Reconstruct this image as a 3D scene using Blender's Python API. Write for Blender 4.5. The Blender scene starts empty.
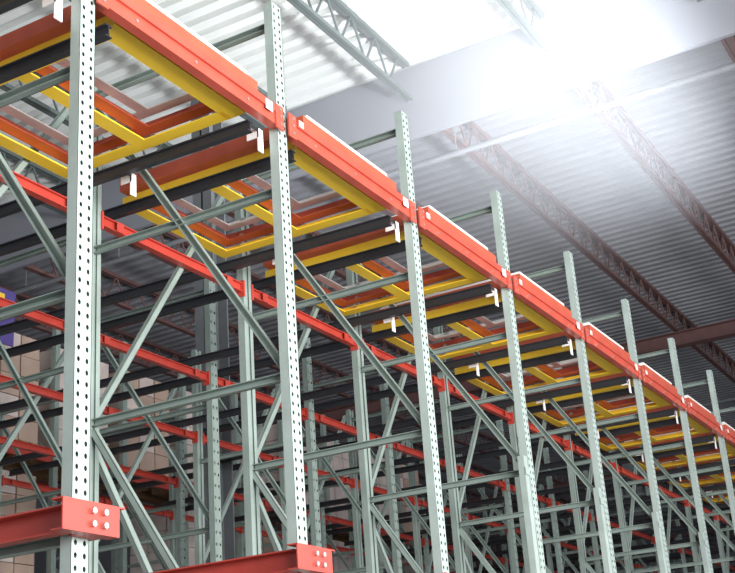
import bpy, math, random
from mathutils import Vector, Matrix
random.seed(4)
F=1229.0; H=1.6
# ---------------- materials
def mat(name,col,rough=0.5,metal=0.0,noise=0.12,scale=6.0,bump=0.0):
    m=bpy.data.materials.new(name); m.use_nodes=True
    nt=m.node_tree; b=nt.nodes['Principled BSDF']
    b.inputs['Roughness'].default_value=rough; b.inputs['Metallic'].default_value=metal
    tc=nt.nodes.new('ShaderNodeTexCoord'); n=nt.nodes.new('ShaderNodeTexNoise')
    n.inputs['Scale'].default_value=scale; n.inputs['Detail'].default_value=5
    nt.links.new(tc.outputs['Object'],n.inputs['Vector'])
    r=nt.nodes.new('ShaderNodeValToRGB')
    r.color_ramp.elements[0].position=0.3; r.color_ramp.elements[1].position=0.7
    r.color_ramp.elements[0].color=tuple(c*(1-noise) for c in col)+(1,)
    r.color_ramp.elements[1].color=tuple(min(1,c*(1+noise)) for c in col)+(1,)
    nt.links.new(n.outputs['Fac'],r.inputs['Fac']); nt.links.new(r.outputs['Color'],b.inputs['Base Color'])
    if bump:
        bp=nt.nodes.new('ShaderNodeBump'); bp.inputs['Strength'].default_value=bump
        nt.links.new(n.outputs['Fac'],bp.inputs['Height']); nt.links.new(bp.outputs['Normal'],b.inputs['Normal'])
    return m
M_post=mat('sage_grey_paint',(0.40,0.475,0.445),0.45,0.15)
M_brace_dim=mat('sage_brace_dim_tone',(0.28,0.345,0.315),0.48,0.1)  # braces and rear posts, darkened to stand in for the dim interior
M_red=mat('red_beam_paint',(0.48,0.055,0.038),0.34,0.0)
M_redf=mat('red_front_beam_paint',(0.52,0.085,0.055),0.30,0.0)
M_red2=mat('red_cart_paint',(0.50,0.095,0.05),0.4)
M_yel=mat('yellow_paint',(0.98,0.64,0.045),0.4,0,0.04)
M_white=mat('white_paint',(0.90,0.84,0.82),0.35)
M_black=mat('black_rail_paint',(0.025,0.026,0.032),0.45)
M_bolt=mat('zinc_bolt',(0.55,0.55,0.52),0.3,0.8)
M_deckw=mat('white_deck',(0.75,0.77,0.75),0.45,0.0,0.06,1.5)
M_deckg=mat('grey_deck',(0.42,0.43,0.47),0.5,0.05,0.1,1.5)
M_joist=mat('joist_grey_primer',(0.085,0.105,0.10),0.6)
M_joistr=mat('joist_red_primer',(0.20,0.105,0.10),0.6)
M_curt=mat('curtain_panel',(0.27,0.275,0.31),0.6,0.0,0.05,0.7)
M_pipe=mat('painted_pipe',(0.28,0.29,0.31),0.5)
M_conc=mat('concrete',(0.32,0.31,0.30),0.6,0,0.15,2.0,0.1)
M_wall=mat('wall_panel_paint',(0.30,0.31,0.32),0.7,0,0.08,1.0)
M_col=mat('column_grey',(0.13,0.14,0.15),0.6)
M_card=mat('cardboard',(0.50,0.36,0.29),0.8,0,0.2,1.3)
M_wrap=mat('wrapped_cartons',(0.66,0.56,0.52),0.3,0,0.2,2.0)
M_wood=mat('pallet_wood',(0.35,0.22,0.12),0.8)
M_sign=mat('violet_sign',(0.10,0.07,0.28),0.5)

# ---------------- mesh builder
class MB:
    def __init__(s): s.v=[];s.f=[];s.mi=[];s.mats=[]
    def m(s,mt):
        if mt not in s.mats: s.mats.append(mt)
        return s.mats.index(mt)
    def poly(s,pts,mt):
        i=len(s.v); s.v+= [tuple(p) for p in pts]; s.f.append(tuple(range(i,i+len(pts)))); s.mi.append(s.m(mt))
    def box(s,x0,x1,y0,y1,z0,z1,mt):
        i=len(s.v)
        s.v+=[(x0,y0,z0),(x1,y0,z0),(x1,y1,z0),(x0,y1,z0),(x0,y0,z1),(x1,y0,z1),(x1,y1,z1),(x0,y1,z1)]
        for q in ((0,3,2,1),(4,5,6,7),(0,1,5,4),(1,2,6,5),(2,3,7,6),(3,0,4,7)):
            s.f.append(tuple(i+k for k in q)); s.mi.append(s.m(mt))
    def bar(s,p0,p1,w,h,mt,up=(0,0,1),off=(0,0)):
        p0=Vector(p0);p1=Vector(p1);d=(p1-p0).normalized();u=Vector(up)
        a=d.cross(u).normalized();b=a.cross(d).normalized()
        o=a*off[0]+b*off[1]; i=len(s.v)
        for p in (p0,p1):
            for (sa,sb) in ((-1,-1),(1,-1),(1,1),(-1,1)):
                s.v.append(tuple(p+o+a*sa*w/2+b*sb*h/2))
        for q in ((0,3,2,1),(4,5,6,7),(0,1,5,4),(1,2,6,5),(2,3,7,6),(3,0,4,7)):
            s.f.append(tuple(i+k for k in q)); s.mi.append(s.m(mt))
    def chan(s,p0,p1,w,h,t,mt,up=(0,0,1),side=1):
        s.bar(p0,p1,t,h,mt,up,(side*(w/2-t/2),0))
        s.bar(p0,p1,w,t,mt,up,(0,h/2-t/2)); s.bar(p0,p1,w,t,mt,up,(0,-h/2+t/2))
    def ibeam(s,p0,p1,w,h,t,mt,up=(0,0,1)):
        s.bar(p0,p1,t,h,mt,up)
        s.bar(p0,p1,w,t,mt,up,(0,h/2-t/2)); s.bar(p0,p1,w,t,mt,up,(0,-h/2+t/2))
    def cyl(s,p0,p1,r,mt,n=8):
        p0=Vector(p0);p1=Vector(p1);d=(p1-p0).normalized()
        a=d.orthogonal().normalized();b=d.cross(a); i=len(s.v)
        for p in (p0,p1):
            for k in range(n):
                t=2*math.pi*k/n; s.v.append(tuple(p+a*math.cos(t)*r+b*math.sin(t)*r))
        for k in range(n):
            s.f.append((i+k,i+(k+1)%n,i+n+(k+1)%n,i+n+k)); s.mi.append(s.m(mt))
        s.f.append(tuple(i+k for k in range(n))[::-1]); s.mi.append(s.m(mt))
        s.f.append(tuple(i+n+k for k in range(n))); s.mi.append(s.m(mt))
    def mesh(s,name):
        me=bpy.data.meshes.new(name); me.from_pydata(s.v,[],s.f)
        for m_ in s.mats: me.materials.append(m_)
        me.polygons.foreach_set('material_index',s.mi); me.update(); return me
def obj(name,me,loc=(0,0,0),parent=None):
    if isinstance(me,MB): me=me.mesh(name)
    o=bpy.data.objects.new(name,me); o.location=loc
    bpy.context.scene.collection.objects.link(o)
    if parent: o.parent=parent
    return o

# ---------------- layout
Y0=3.0; S=1.464; X1=3.30; NB=18
PX=[X1+S*(i-1) for i in range(NB)]
FD=1.30; TOP=H+3.82
W=0.092; D=0.048

def perforated(mb,x0,x1,z0,z1,yf,ncol,pitch,r,mt):
    cw=(x1-x0)/ncol; nz=int((z1-z0)/pitch); n=8
    for c in range(ncol):
        for k in range(nz):
            cx=x0+cw*(c+.5); cz=z0+pitch*(k+.5)
            ox=[];inn=[]
            for a in range(n):
                t=2*math.pi*(a+.5)/n
                dx,dz=math.cos(t),math.sin(t); m_=max(abs(dx),abs(dz))
                ox.append((cx+(dx/m_)*cw/2,yf,cz+(dz/m_)*pitch/2))
                inn.append((cx+dx*r*0.85,yf,cz+dz*r*1.15))
            for a in range(n):
                b=(a+1)%n; mb.poly([inn[a],ox[a],ox[b],inn[b]],mt)
            for sx,sz,a in ((1,1,0),(-1,1,2),(-1,-1,4),(1,-1,6)):
                mb.poly([ox[a],(cx+sx*cw/2,yf,cz+sz*pitch/2),ox[(a+1)%n]],mt)

def frame_mesh(name,detail=True,reinf=False):
    mb=MB()
    for yf,flip in ((0,1),(FD,-1)):
        yb=yf+flip*D
        fine=detail and flip>0
        MP=M_post if fine else M_brace_dim  # rear posts: same paint as front, interior dimness put into a darker colour
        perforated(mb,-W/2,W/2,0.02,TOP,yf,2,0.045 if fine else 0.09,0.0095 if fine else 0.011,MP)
        t=0.003; ya,yc=min(yf,yb),max(yf,yb)
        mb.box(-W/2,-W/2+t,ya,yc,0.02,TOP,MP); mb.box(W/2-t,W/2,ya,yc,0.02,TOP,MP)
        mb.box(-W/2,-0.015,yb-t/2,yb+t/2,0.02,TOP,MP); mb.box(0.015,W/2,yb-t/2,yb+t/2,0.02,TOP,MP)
        mb.box(-W/2+t,W/2-t,yb-flip*0.012-t/2,yb-flip*0.012+t/2,0.02,TOP-0.01,M_brace_dim)
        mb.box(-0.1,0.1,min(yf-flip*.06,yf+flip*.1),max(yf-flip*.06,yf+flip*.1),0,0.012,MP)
    if reinf:
        mb.box(-W/2-.062,-W/2-.002,0.004,D,0.02,H+1.83,M_post)
        mb.box(-W/2-.067,-W/2+.01,-0.004,0.0,H+1.70,H+1.75,M_post)
    ya,yb=D,FD-D; bh=0.038
    for z in (3.70,2.72,1.74,0.80,-0.15,-1.1): mb.chan((0.0,ya,H+z),(0.0,yb,H+z),0.035,bh,0.004,M_brace_dim)
    mb.chan((0,ya,H+1.78),(0,yb,H+3.62),0.03,bh,0.004,M_brace_dim)
    mb.chan((0,yb,H+1.70),(0,ya,H-0.11),0.03,bh,0.004,M_brace_dim)
    mb.chan((0,ya,H-0.19),(0,yb,H-1.06),0.03,bh,0.004,M_brace_dim)
    return mb.mesh(name)
rack=bpy.data.objects.new('pushback_pallet_rack',None); bpy.context.scene.collection.objects.link(rack)
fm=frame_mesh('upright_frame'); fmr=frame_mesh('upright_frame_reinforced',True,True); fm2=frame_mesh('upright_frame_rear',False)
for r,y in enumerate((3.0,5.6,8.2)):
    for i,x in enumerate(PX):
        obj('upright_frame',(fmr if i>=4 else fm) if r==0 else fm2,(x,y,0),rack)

def beam_mesh(front):
    mb=MB(); x0=W/2; x1=S-W/2
    if front:
        mb.box(x0,x1,-0.02,0.03,-0.05,0.05,M_redf)
        for xa,xb in ((x0-0.02,x0+0.05),(x1-0.05,x1+0.02)):
            mb.box(xa,xb,-0.03,-0.0205,-0.07,0.065,M_redf)
            for z in (-0.045,0,0.04):
                mb.cyl(((xa+xb)/2,-0.03,z),((xa+xb)/2,-0.038,z),0.008,M_bolt,6)
        mb.box(x0+0.06,x1-0.06,-0.034,-0.0205,0.012,0.056,M_redf)
        mb.box(x1-0.15,x1-0.09,-0.038,-0.0345,-0.01,0.045,M_white)
        mb.box(x0+0.07,x0+0.11,-0.038,-0.0345,0.02,0.055,M_white)
        for k in range(3):
            xx=x0+0.24+k*0.42; mb.cyl((xx,-0.02,-0.022),(xx,-0.028,-0.022),0.008,M_bolt,6)
    else:
        mb.ibeam((x0,0,0),(x1,0,0),0.045,0.062,0.006,M_red)
        for xa,xb in ((x0-0.005,x0+0.01),(x1-0.01,x1+0.005)): mb.box(xa,xb,-0.03,0.03,-0.06,0.05,M_red)
        for xx in (0.2,1.262): mb.box(xx-.03,xx+.03,-0.028,-0.0235,-0.03,0.03,M_red)
    return mb.mesh('load_beam')
bf=beam_mesh(True); bi=beam_mesh(False)
for i in range(NB-1):
    obj('front_load_beam',bf,(PX[i],Y0+0.0,H+3.10),rack)
    for y,z in ((4.27,2.925),(5.64,2.94),(6.87,2.955),(8.24,2.97),(9.46,2.985)):
        obj('support_beam',bi,(PX[i],y,H+z),rack)
    for y in (5.64,6.87,8.24,9.46): obj('support_beam',bi,(PX[i],y,H+0.80),rack)

mb=MB()
mb.chan((0.03,FD+.02,H+1.72),(S-0.03,FD+.02,H+3.75),0.03,0.038,0.004,M_brace_dim)
mb.chan((0.03,FD+.02,H+1.70),(S-0.03,FD+.02,H-0.2),0.03,0.038,0.004,M_brace_dim)
bm_=mb.mesh('sway_brace')
for i in range(NB-1):
    for y in (3.0,5.6): obj('sway_brace',bm_,(PX[i],y,0),rack)

def rails(z0,y0,y1):
    mb=MB()
    for x in (0.20,1.262):
        mb.ibeam((x,y0,H+z0),(x,y1,H+z0+0.012*(y1-y0)),0.04,0.060,0.007,M_black)
    return mb
mb=rails(3.014,3.06,9.5)
x=1.345
for y in (3.07,3.90):
    mb.box(x,x+0.045,y,y+0.006,H+2.915,H+3.045,M_white)
    mb.box(x,x+0.006,y,y+0.07,H+2.99,H+3.045,M_white)
    mb.box(1.28,x,y,y+0.006,H+3.025,H+3.04,M_black)
rm=mb.mesh('lane_rails'); rl=rails(0.87,5.6,9.5).mesh('lower_lane_rails')
for i in range(NB-1):
    obj('lane_rails',rm,(PX[i],0,0),rack); obj('lower_lane_rails',rl,(PX[i],0,0),rack)

mb=MB()
for s in (-1,1):
    mb.chan((s*0.08-.02,-0.03,H+0.85),(s*0.08-.02,FD,H+0.85),0.055,0.095,0.006,M_red,side=1)
mb.box(-0.18,0.11,-0.085,-0.079,H+0.80,H+0.91,M_red)
mb.box(-0.18,0.14,-0.085,-0.03,H+0.905,H+0.911,M_red); mb.box(-0.18,0.11,-0.085,-0.03,H+0.80,H+0.806,M_red)
mb.box(-0.06,0.06,-0.03,-0.002,H+0.80,H+0.905,M_red)
for dx in (-0.035,0.025):
    for dz in (0.832,0.878): mb.cyl((dx,-0.085,H+dz),(dx,-0.1,H+dz),0.012,M_bolt,6)
am=mb.mesh('pallet_arm')
for i in range(NB): obj('pallet_arm',am,(PX[i],Y0,0),rack)

def cart(name,x0,x1,y0,y1,z0,h,w,mt,ym=3.64,wf=None):
    mb=MB(); z1=z0+h; wf=wf or w
    mb.box(x0,x1,y0,y0+wf,z0,z0+.008,mt); mb.box(x0,x1,y0,y0+.008,z0+.008,z1,mt)
    mb.box(x0,x1,y1-w,y1,z0,z0+.008,mt); mb.box(x0,x1,y1-.008,y1,z0+.008,z1,mt)
    mb.box(x0+w,x1-w,ym,ym+w,z0,z0+.008,mt); mb.box(x0+w,x1-w,ym+w-.008,ym+w,z0+.008,z1,mt)
    mb.box(x0,x0+w,y0+w,y1-w,z0,z0+.008,mt); mb.box(x0,x0+.008,y0+.008,y1-.008,z0+.008,z1,mt)
    mb.box(x1-w,x1,y0+w,y1-w,z0,z0+.008,mt); mb.box(x1-.008,x1,y0+.008,y1-.008,z0+.008,z1,mt)
    for x in (x0+.012,x1-.03):
        for y in (y0+0.12,y1-0.14): mb.cyl((x,y,z0+.03),(x+0.018,y,z0+.03),0.018,M_bolt,10)
    return mb.mesh(name)
cy=cart('yellow_pallet_cart',0.25,1.24,3.07,4.27,H+3.08,0.06,0.085,M_yel,3.65,0.11)
cr=cart('red_pallet_cart',0.20,1.24,2.99,4.25,H+3.155,0.078,0.08,M_red2,3.63)
cw=cart('white_pallet_cart',0.30,1.20,3.025,4.21,H+3.24,0.05,0.065,M_white,3.61)
for i in range(NB-1):
    obj('yellow_pallet_cart',cy,(PX[i],0,0)); obj('red_pallet_cart',cr,(PX[i],0,0)); obj('white_pallet_cart',cw,(PX[i],0,0))

# ---------------- building
ZD=H+8.6; XC=13.0
def deck(x0,x1,y0,y1,mt,mb):
    p=0.25; n=int(round((x1-x0)/p))
    for k in range(n):
        x=x0+k*p
        prof=[(x,0),(x+0.12,0),(x+0.135,0.08),(x+0.235,0.08),(x+p,0)]
        for a,b in zip(prof,prof[1:]):
            mb.poly([(a[0],y0,ZD+a[1]),(b[0],y0,ZD+b[1]),(b[0],y1,ZD+b[1]),(a[0],y1,ZD+a[1])],mt)
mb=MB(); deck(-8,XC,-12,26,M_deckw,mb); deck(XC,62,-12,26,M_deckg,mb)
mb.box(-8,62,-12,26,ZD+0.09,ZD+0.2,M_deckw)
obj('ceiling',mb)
mb=MB(); mb.box(-8,62,-12,26,-0.2,0,M_conc); obj('floor',mb)
mb=MB(); mb.box(-8,62,26,26.2,0,ZD+.2,M_wall); obj('wall_back',mb)
mb=MB(); mb.box(62,62.2,-12,26,0,ZD+.2,M_wall); obj('wall_right',mb)

def joist(x0,x1,mt):
    mb=MB(); zt=ZD-0.04; zb=ZD-0.55; L=x1-x0
    for o in (-0.03,0.03):
        mb.bar((0,o,zt),(L,o,zt),0.045,0.06,mt); mb.bar((0,o,zb),(L,o,zb),0.045,0.055,mt)
    n=int(L/0.6)
    for k in range(n):
        xa=k*0.6
        mb.cyl((xa,0,zt),(xa+0.3,0,zb),0.018,mt,5); mb.cyl((xa+0.3,0,zb),(xa+0.6,0,zt),0.018,mt,5)
    return mb.mesh('roof_joist')
jl=joist(-6,XC-0.15,M_joist); jr=joist(XC+0.15,60,M_joistr)
for k in range(-4,10):
    y=6.1+1.95*k
    obj('roof_joist',jl,(-6,y,0)); obj('roof_joist',jr,(XC+0.15,y,0))
mb=MB(); mb.box(XC-0.03,XC+0.03,-11.9,25.9,ZD-1.05,ZD-.005,M_curt)
obj('draft_curtain',mb)
for gx in (25.0,38.0,51.0):
    mb=MB(); mb.ibeam((gx,-11.9,ZD-0.75),(gx,25.9,ZD-0.75),0.25,0.3,0.02,M_joistr); obj('roof_girder',mb)
mb=MB(); mb.ibeam((-1.0,-11.9,ZD-0.75),(-1.0,25.9,ZD-0.75),0.25,0.3,0.02,M_joist); obj('roof_girder',mb)
for gx,zz,r in ((14.0,ZD-0.90,0.04),(31,ZD-0.7,0.035),(8.2,ZD-0.68,0.03)):
    mb=MB(); mb.cyl((gx,-11.9,zz),(gx,25.9,zz),r,M_pipe,12)
    for k in range(-5,12): mb.cyl((gx,k*2.0,zz),(gx,k*2.0,ZD-.002),0.008,M_pipe,5)
    obj('sprinkler_pipe',mb)
for cx_,cy_ in ((10.35,7.55),(25.0,7.55),(38.0,7.55),(10.35,20),(25,20)):
    mb=MB(); mb.ibeam((cx_,cy_,0),(cx_,cy_,ZD-0.92),0.26,0.26,0.02,M_col,up=(1,0,0)); mb.box(cx_-.25,cx_+.25,cy_-.25,cy_+.25,0,0.03,M_col)
    obj('building_column',mb)

def load(mt):
    mb=MB(); 
    for k in range(3): mb.box(-0.5,0.5,-0.5+0.42*k,-0.34+0.42*k,0,0.1,M_wood)
    for k in range(6): mb.box(-0.5+0.175*k,-0.37+0.175*k,-0.5,0.5,0.1,0.12,M_wood)
    nx,ny,nz=3,3,5; w=1.0/nx; h=0.27
    for a in range(nx):
        for b in range(ny):
            for c in range(nz):
                g=0.006+random.random()*0.008
                mb.box(-0.5+a*w+g,-0.5+(a+1)*w-g,-0.5+b*w+g,-0.5+(b+1)*w-g,0.12+c*h+.003,0.12+(c+1)*h-.006,mt if random.random()<.75 else M_wrap)
    return mb.mesh('carton_pallet_load')
lds=[load(M_card),load(M_wrap),load(M_wrap)]
for ix in range(14):
    x=6.6+1.3*ix
    for lv in range(4):
        if random.random()<0.12+0.03*ix: continue
        obj('carton_pallet_load',random.choice(lds),(x,11.2,0.15+lv*1.75))
mb=MB()
for ix in range(15):
    x=5.95+1.3*ix
    mb.box(x-.04,x+.04,10.55,10.62,0,7.2,M_brace_dim); mb.box(x-.04,x+.04,11.8,11.87,0,7.2,M_brace_dim)
    for z in range(7): mb.bar((x,10.62,0.4+z),(x,11.8,1.3+z if z%2 else 0.4+z),0.03,0.04,M_brace_dim)
for lv in range(4):
    for y in (10.6,11.8): mb.bar((5.95,y,0.09+lv*1.75),(5.95+1.3*14,y,0.09+lv*1.75),0.05,0.11,M_red)
obj('storage_rack',mb)
mb=MB(); mb.box(9.75,10.28,10.45,10.47,H+4.95,H+5.65,M_sign); mb.box(9.85,10.1,10.44,10.45,H+5.5,H+5.58,M_yel)
mb.box(9.8,9.83,10.47,10.55,H+4.98,H+5.6,M_brace_dim)
obj('aisle_sign',mb)

# scattering volume added to imitate a glare bloom, lit by the added spot
hz=bpy.data.materials.new('glare_haze'); hz.use_nodes=True; nt=hz.node_tree; nt.nodes.clear()
out=nt.nodes.new('ShaderNodeOutputMaterial'); vs=nt.nodes.new('ShaderNodeVolumeScatter')
tc=nt.nodes.new('ShaderNodeTexCoord'); sub=nt.nodes.new('ShaderNodeVectorMath'); sub.operation='SUBTRACT'; sub.inputs[1].default_value=(11.2,4.2,8.8)
ln=nt.nodes.new('ShaderNodeVectorMath'); ln.operation='LENGTH'
mr=nt.nodes.new('ShaderNodeMapRange'); mr.interpolation_type='SMOOTHSTEP'
mr.inputs['From Min'].default_value=0; mr.inputs['From Max'].default_value=3.4; mr.inputs['To Min'].default_value=0.15; mr.inputs['To Max'].default_value=0.0
nt.links.new(tc.outputs['Object'],sub.inputs[0]); nt.links.new(sub.outputs[0],ln.inputs[0]); nt.links.new(ln.outputs['Value'],mr.inputs['Value'])
nt.links.new(mr.outputs[0],vs.inputs['Density']); vs.inputs['Anisotropy'].default_value=0.0; vs.inputs['Color'].default_value=(0.93,0.95,1,1)
nt.links.new(vs.outputs[0],out.inputs['Volume'])
mb=MB(); mb.box(8.3,12.95,0.3,7.3,5.44,ZD-0.005,hz); obj('glare_haze',mb)

# ---------------- lights
def area(name,loc,tgt,size,power,col=(1,1,1)):
    l=bpy.data.lights.new(name,'AREA'); l.shape='RECTANGLE'; l.size=size[0]; l.size_y=size[1]; l.energy=power; l.color=col
    o=bpy.data.objects.new(name,l); bpy.context.scene.collection.objects.link(o); o.location=loc
    o.rotation_euler=(Vector(tgt)-Vector(loc)).to_track_quat('-Z','Y').to_euler()
area('ceiling_fill',(2.5,-4,3.5),(7,7,9.8),(7,3),1650,(1,0.995,0.98))  # unseen area light added to brighten the left ceiling
area('rack_front_fill',(12,-6,4),(12,3,4.5),(12,3),600,(0.98,1,1))  # unseen fill added in the aisle to lift the rack's front faces
l=bpy.data.lights.new('glow_spot','SPOT'); l.energy=5800; l.spot_size=math.radians(78); l.spot_blend=1; l.shadow_soft_size=0.25; l.color=(0.90,0.94,1)  # off-screen spot added to make the glow under the roof
o=bpy.data.objects.new('glow_spot',l); bpy.context.scene.collection.objects.link(o); o.location=(11.0,1.3,5.9)
o.rotation_euler=(Vector((11.6,5.2,9.9))-Vector(o.location)).to_track_quat('-Z','Y').to_euler()
w=bpy.data.worlds.new('world'); bpy.context.scene.world=w; w.use_nodes=True
w.node_tree.nodes['Background'].inputs[0].default_value=(0.84,0.89,1,1); w.node_tree.nodes['Background'].inputs[1].default_value=0.58
try:
    bpy.context.scene.view_settings.view_transform='Standard'
except Exception as e: print(e)

# ---------------- camera
d1=Vector((743,419,F)).normalized(); dz=Vector((-237,-3186,F)); dz=(dz-dz.dot(d1)*d1).normalized()
d2=-(d1.cross(dz)).normalized()
right=Vector((d1.x,d2.x,dz.x)); down=Vector((d1.y,d2.y,dz.y)); fwd=Vector((d1.z,d2.z,dz.z))
R=Matrix((right,-down,-fwd)).transposed()
cam=bpy.data.cameras.new('camera'); co=bpy.data.objects.new('camera',cam); bpy.context.scene.collection.objects.link(co)
co.matrix_world=Matrix.Translation((0,0,H))@R.to_4x4()
cam.sensor_fit='HORIZONTAL'; cam.sensor_width=36; cam.lens=36*F/735.0; cam.clip_end=200
bpy.context.scene.camera=co
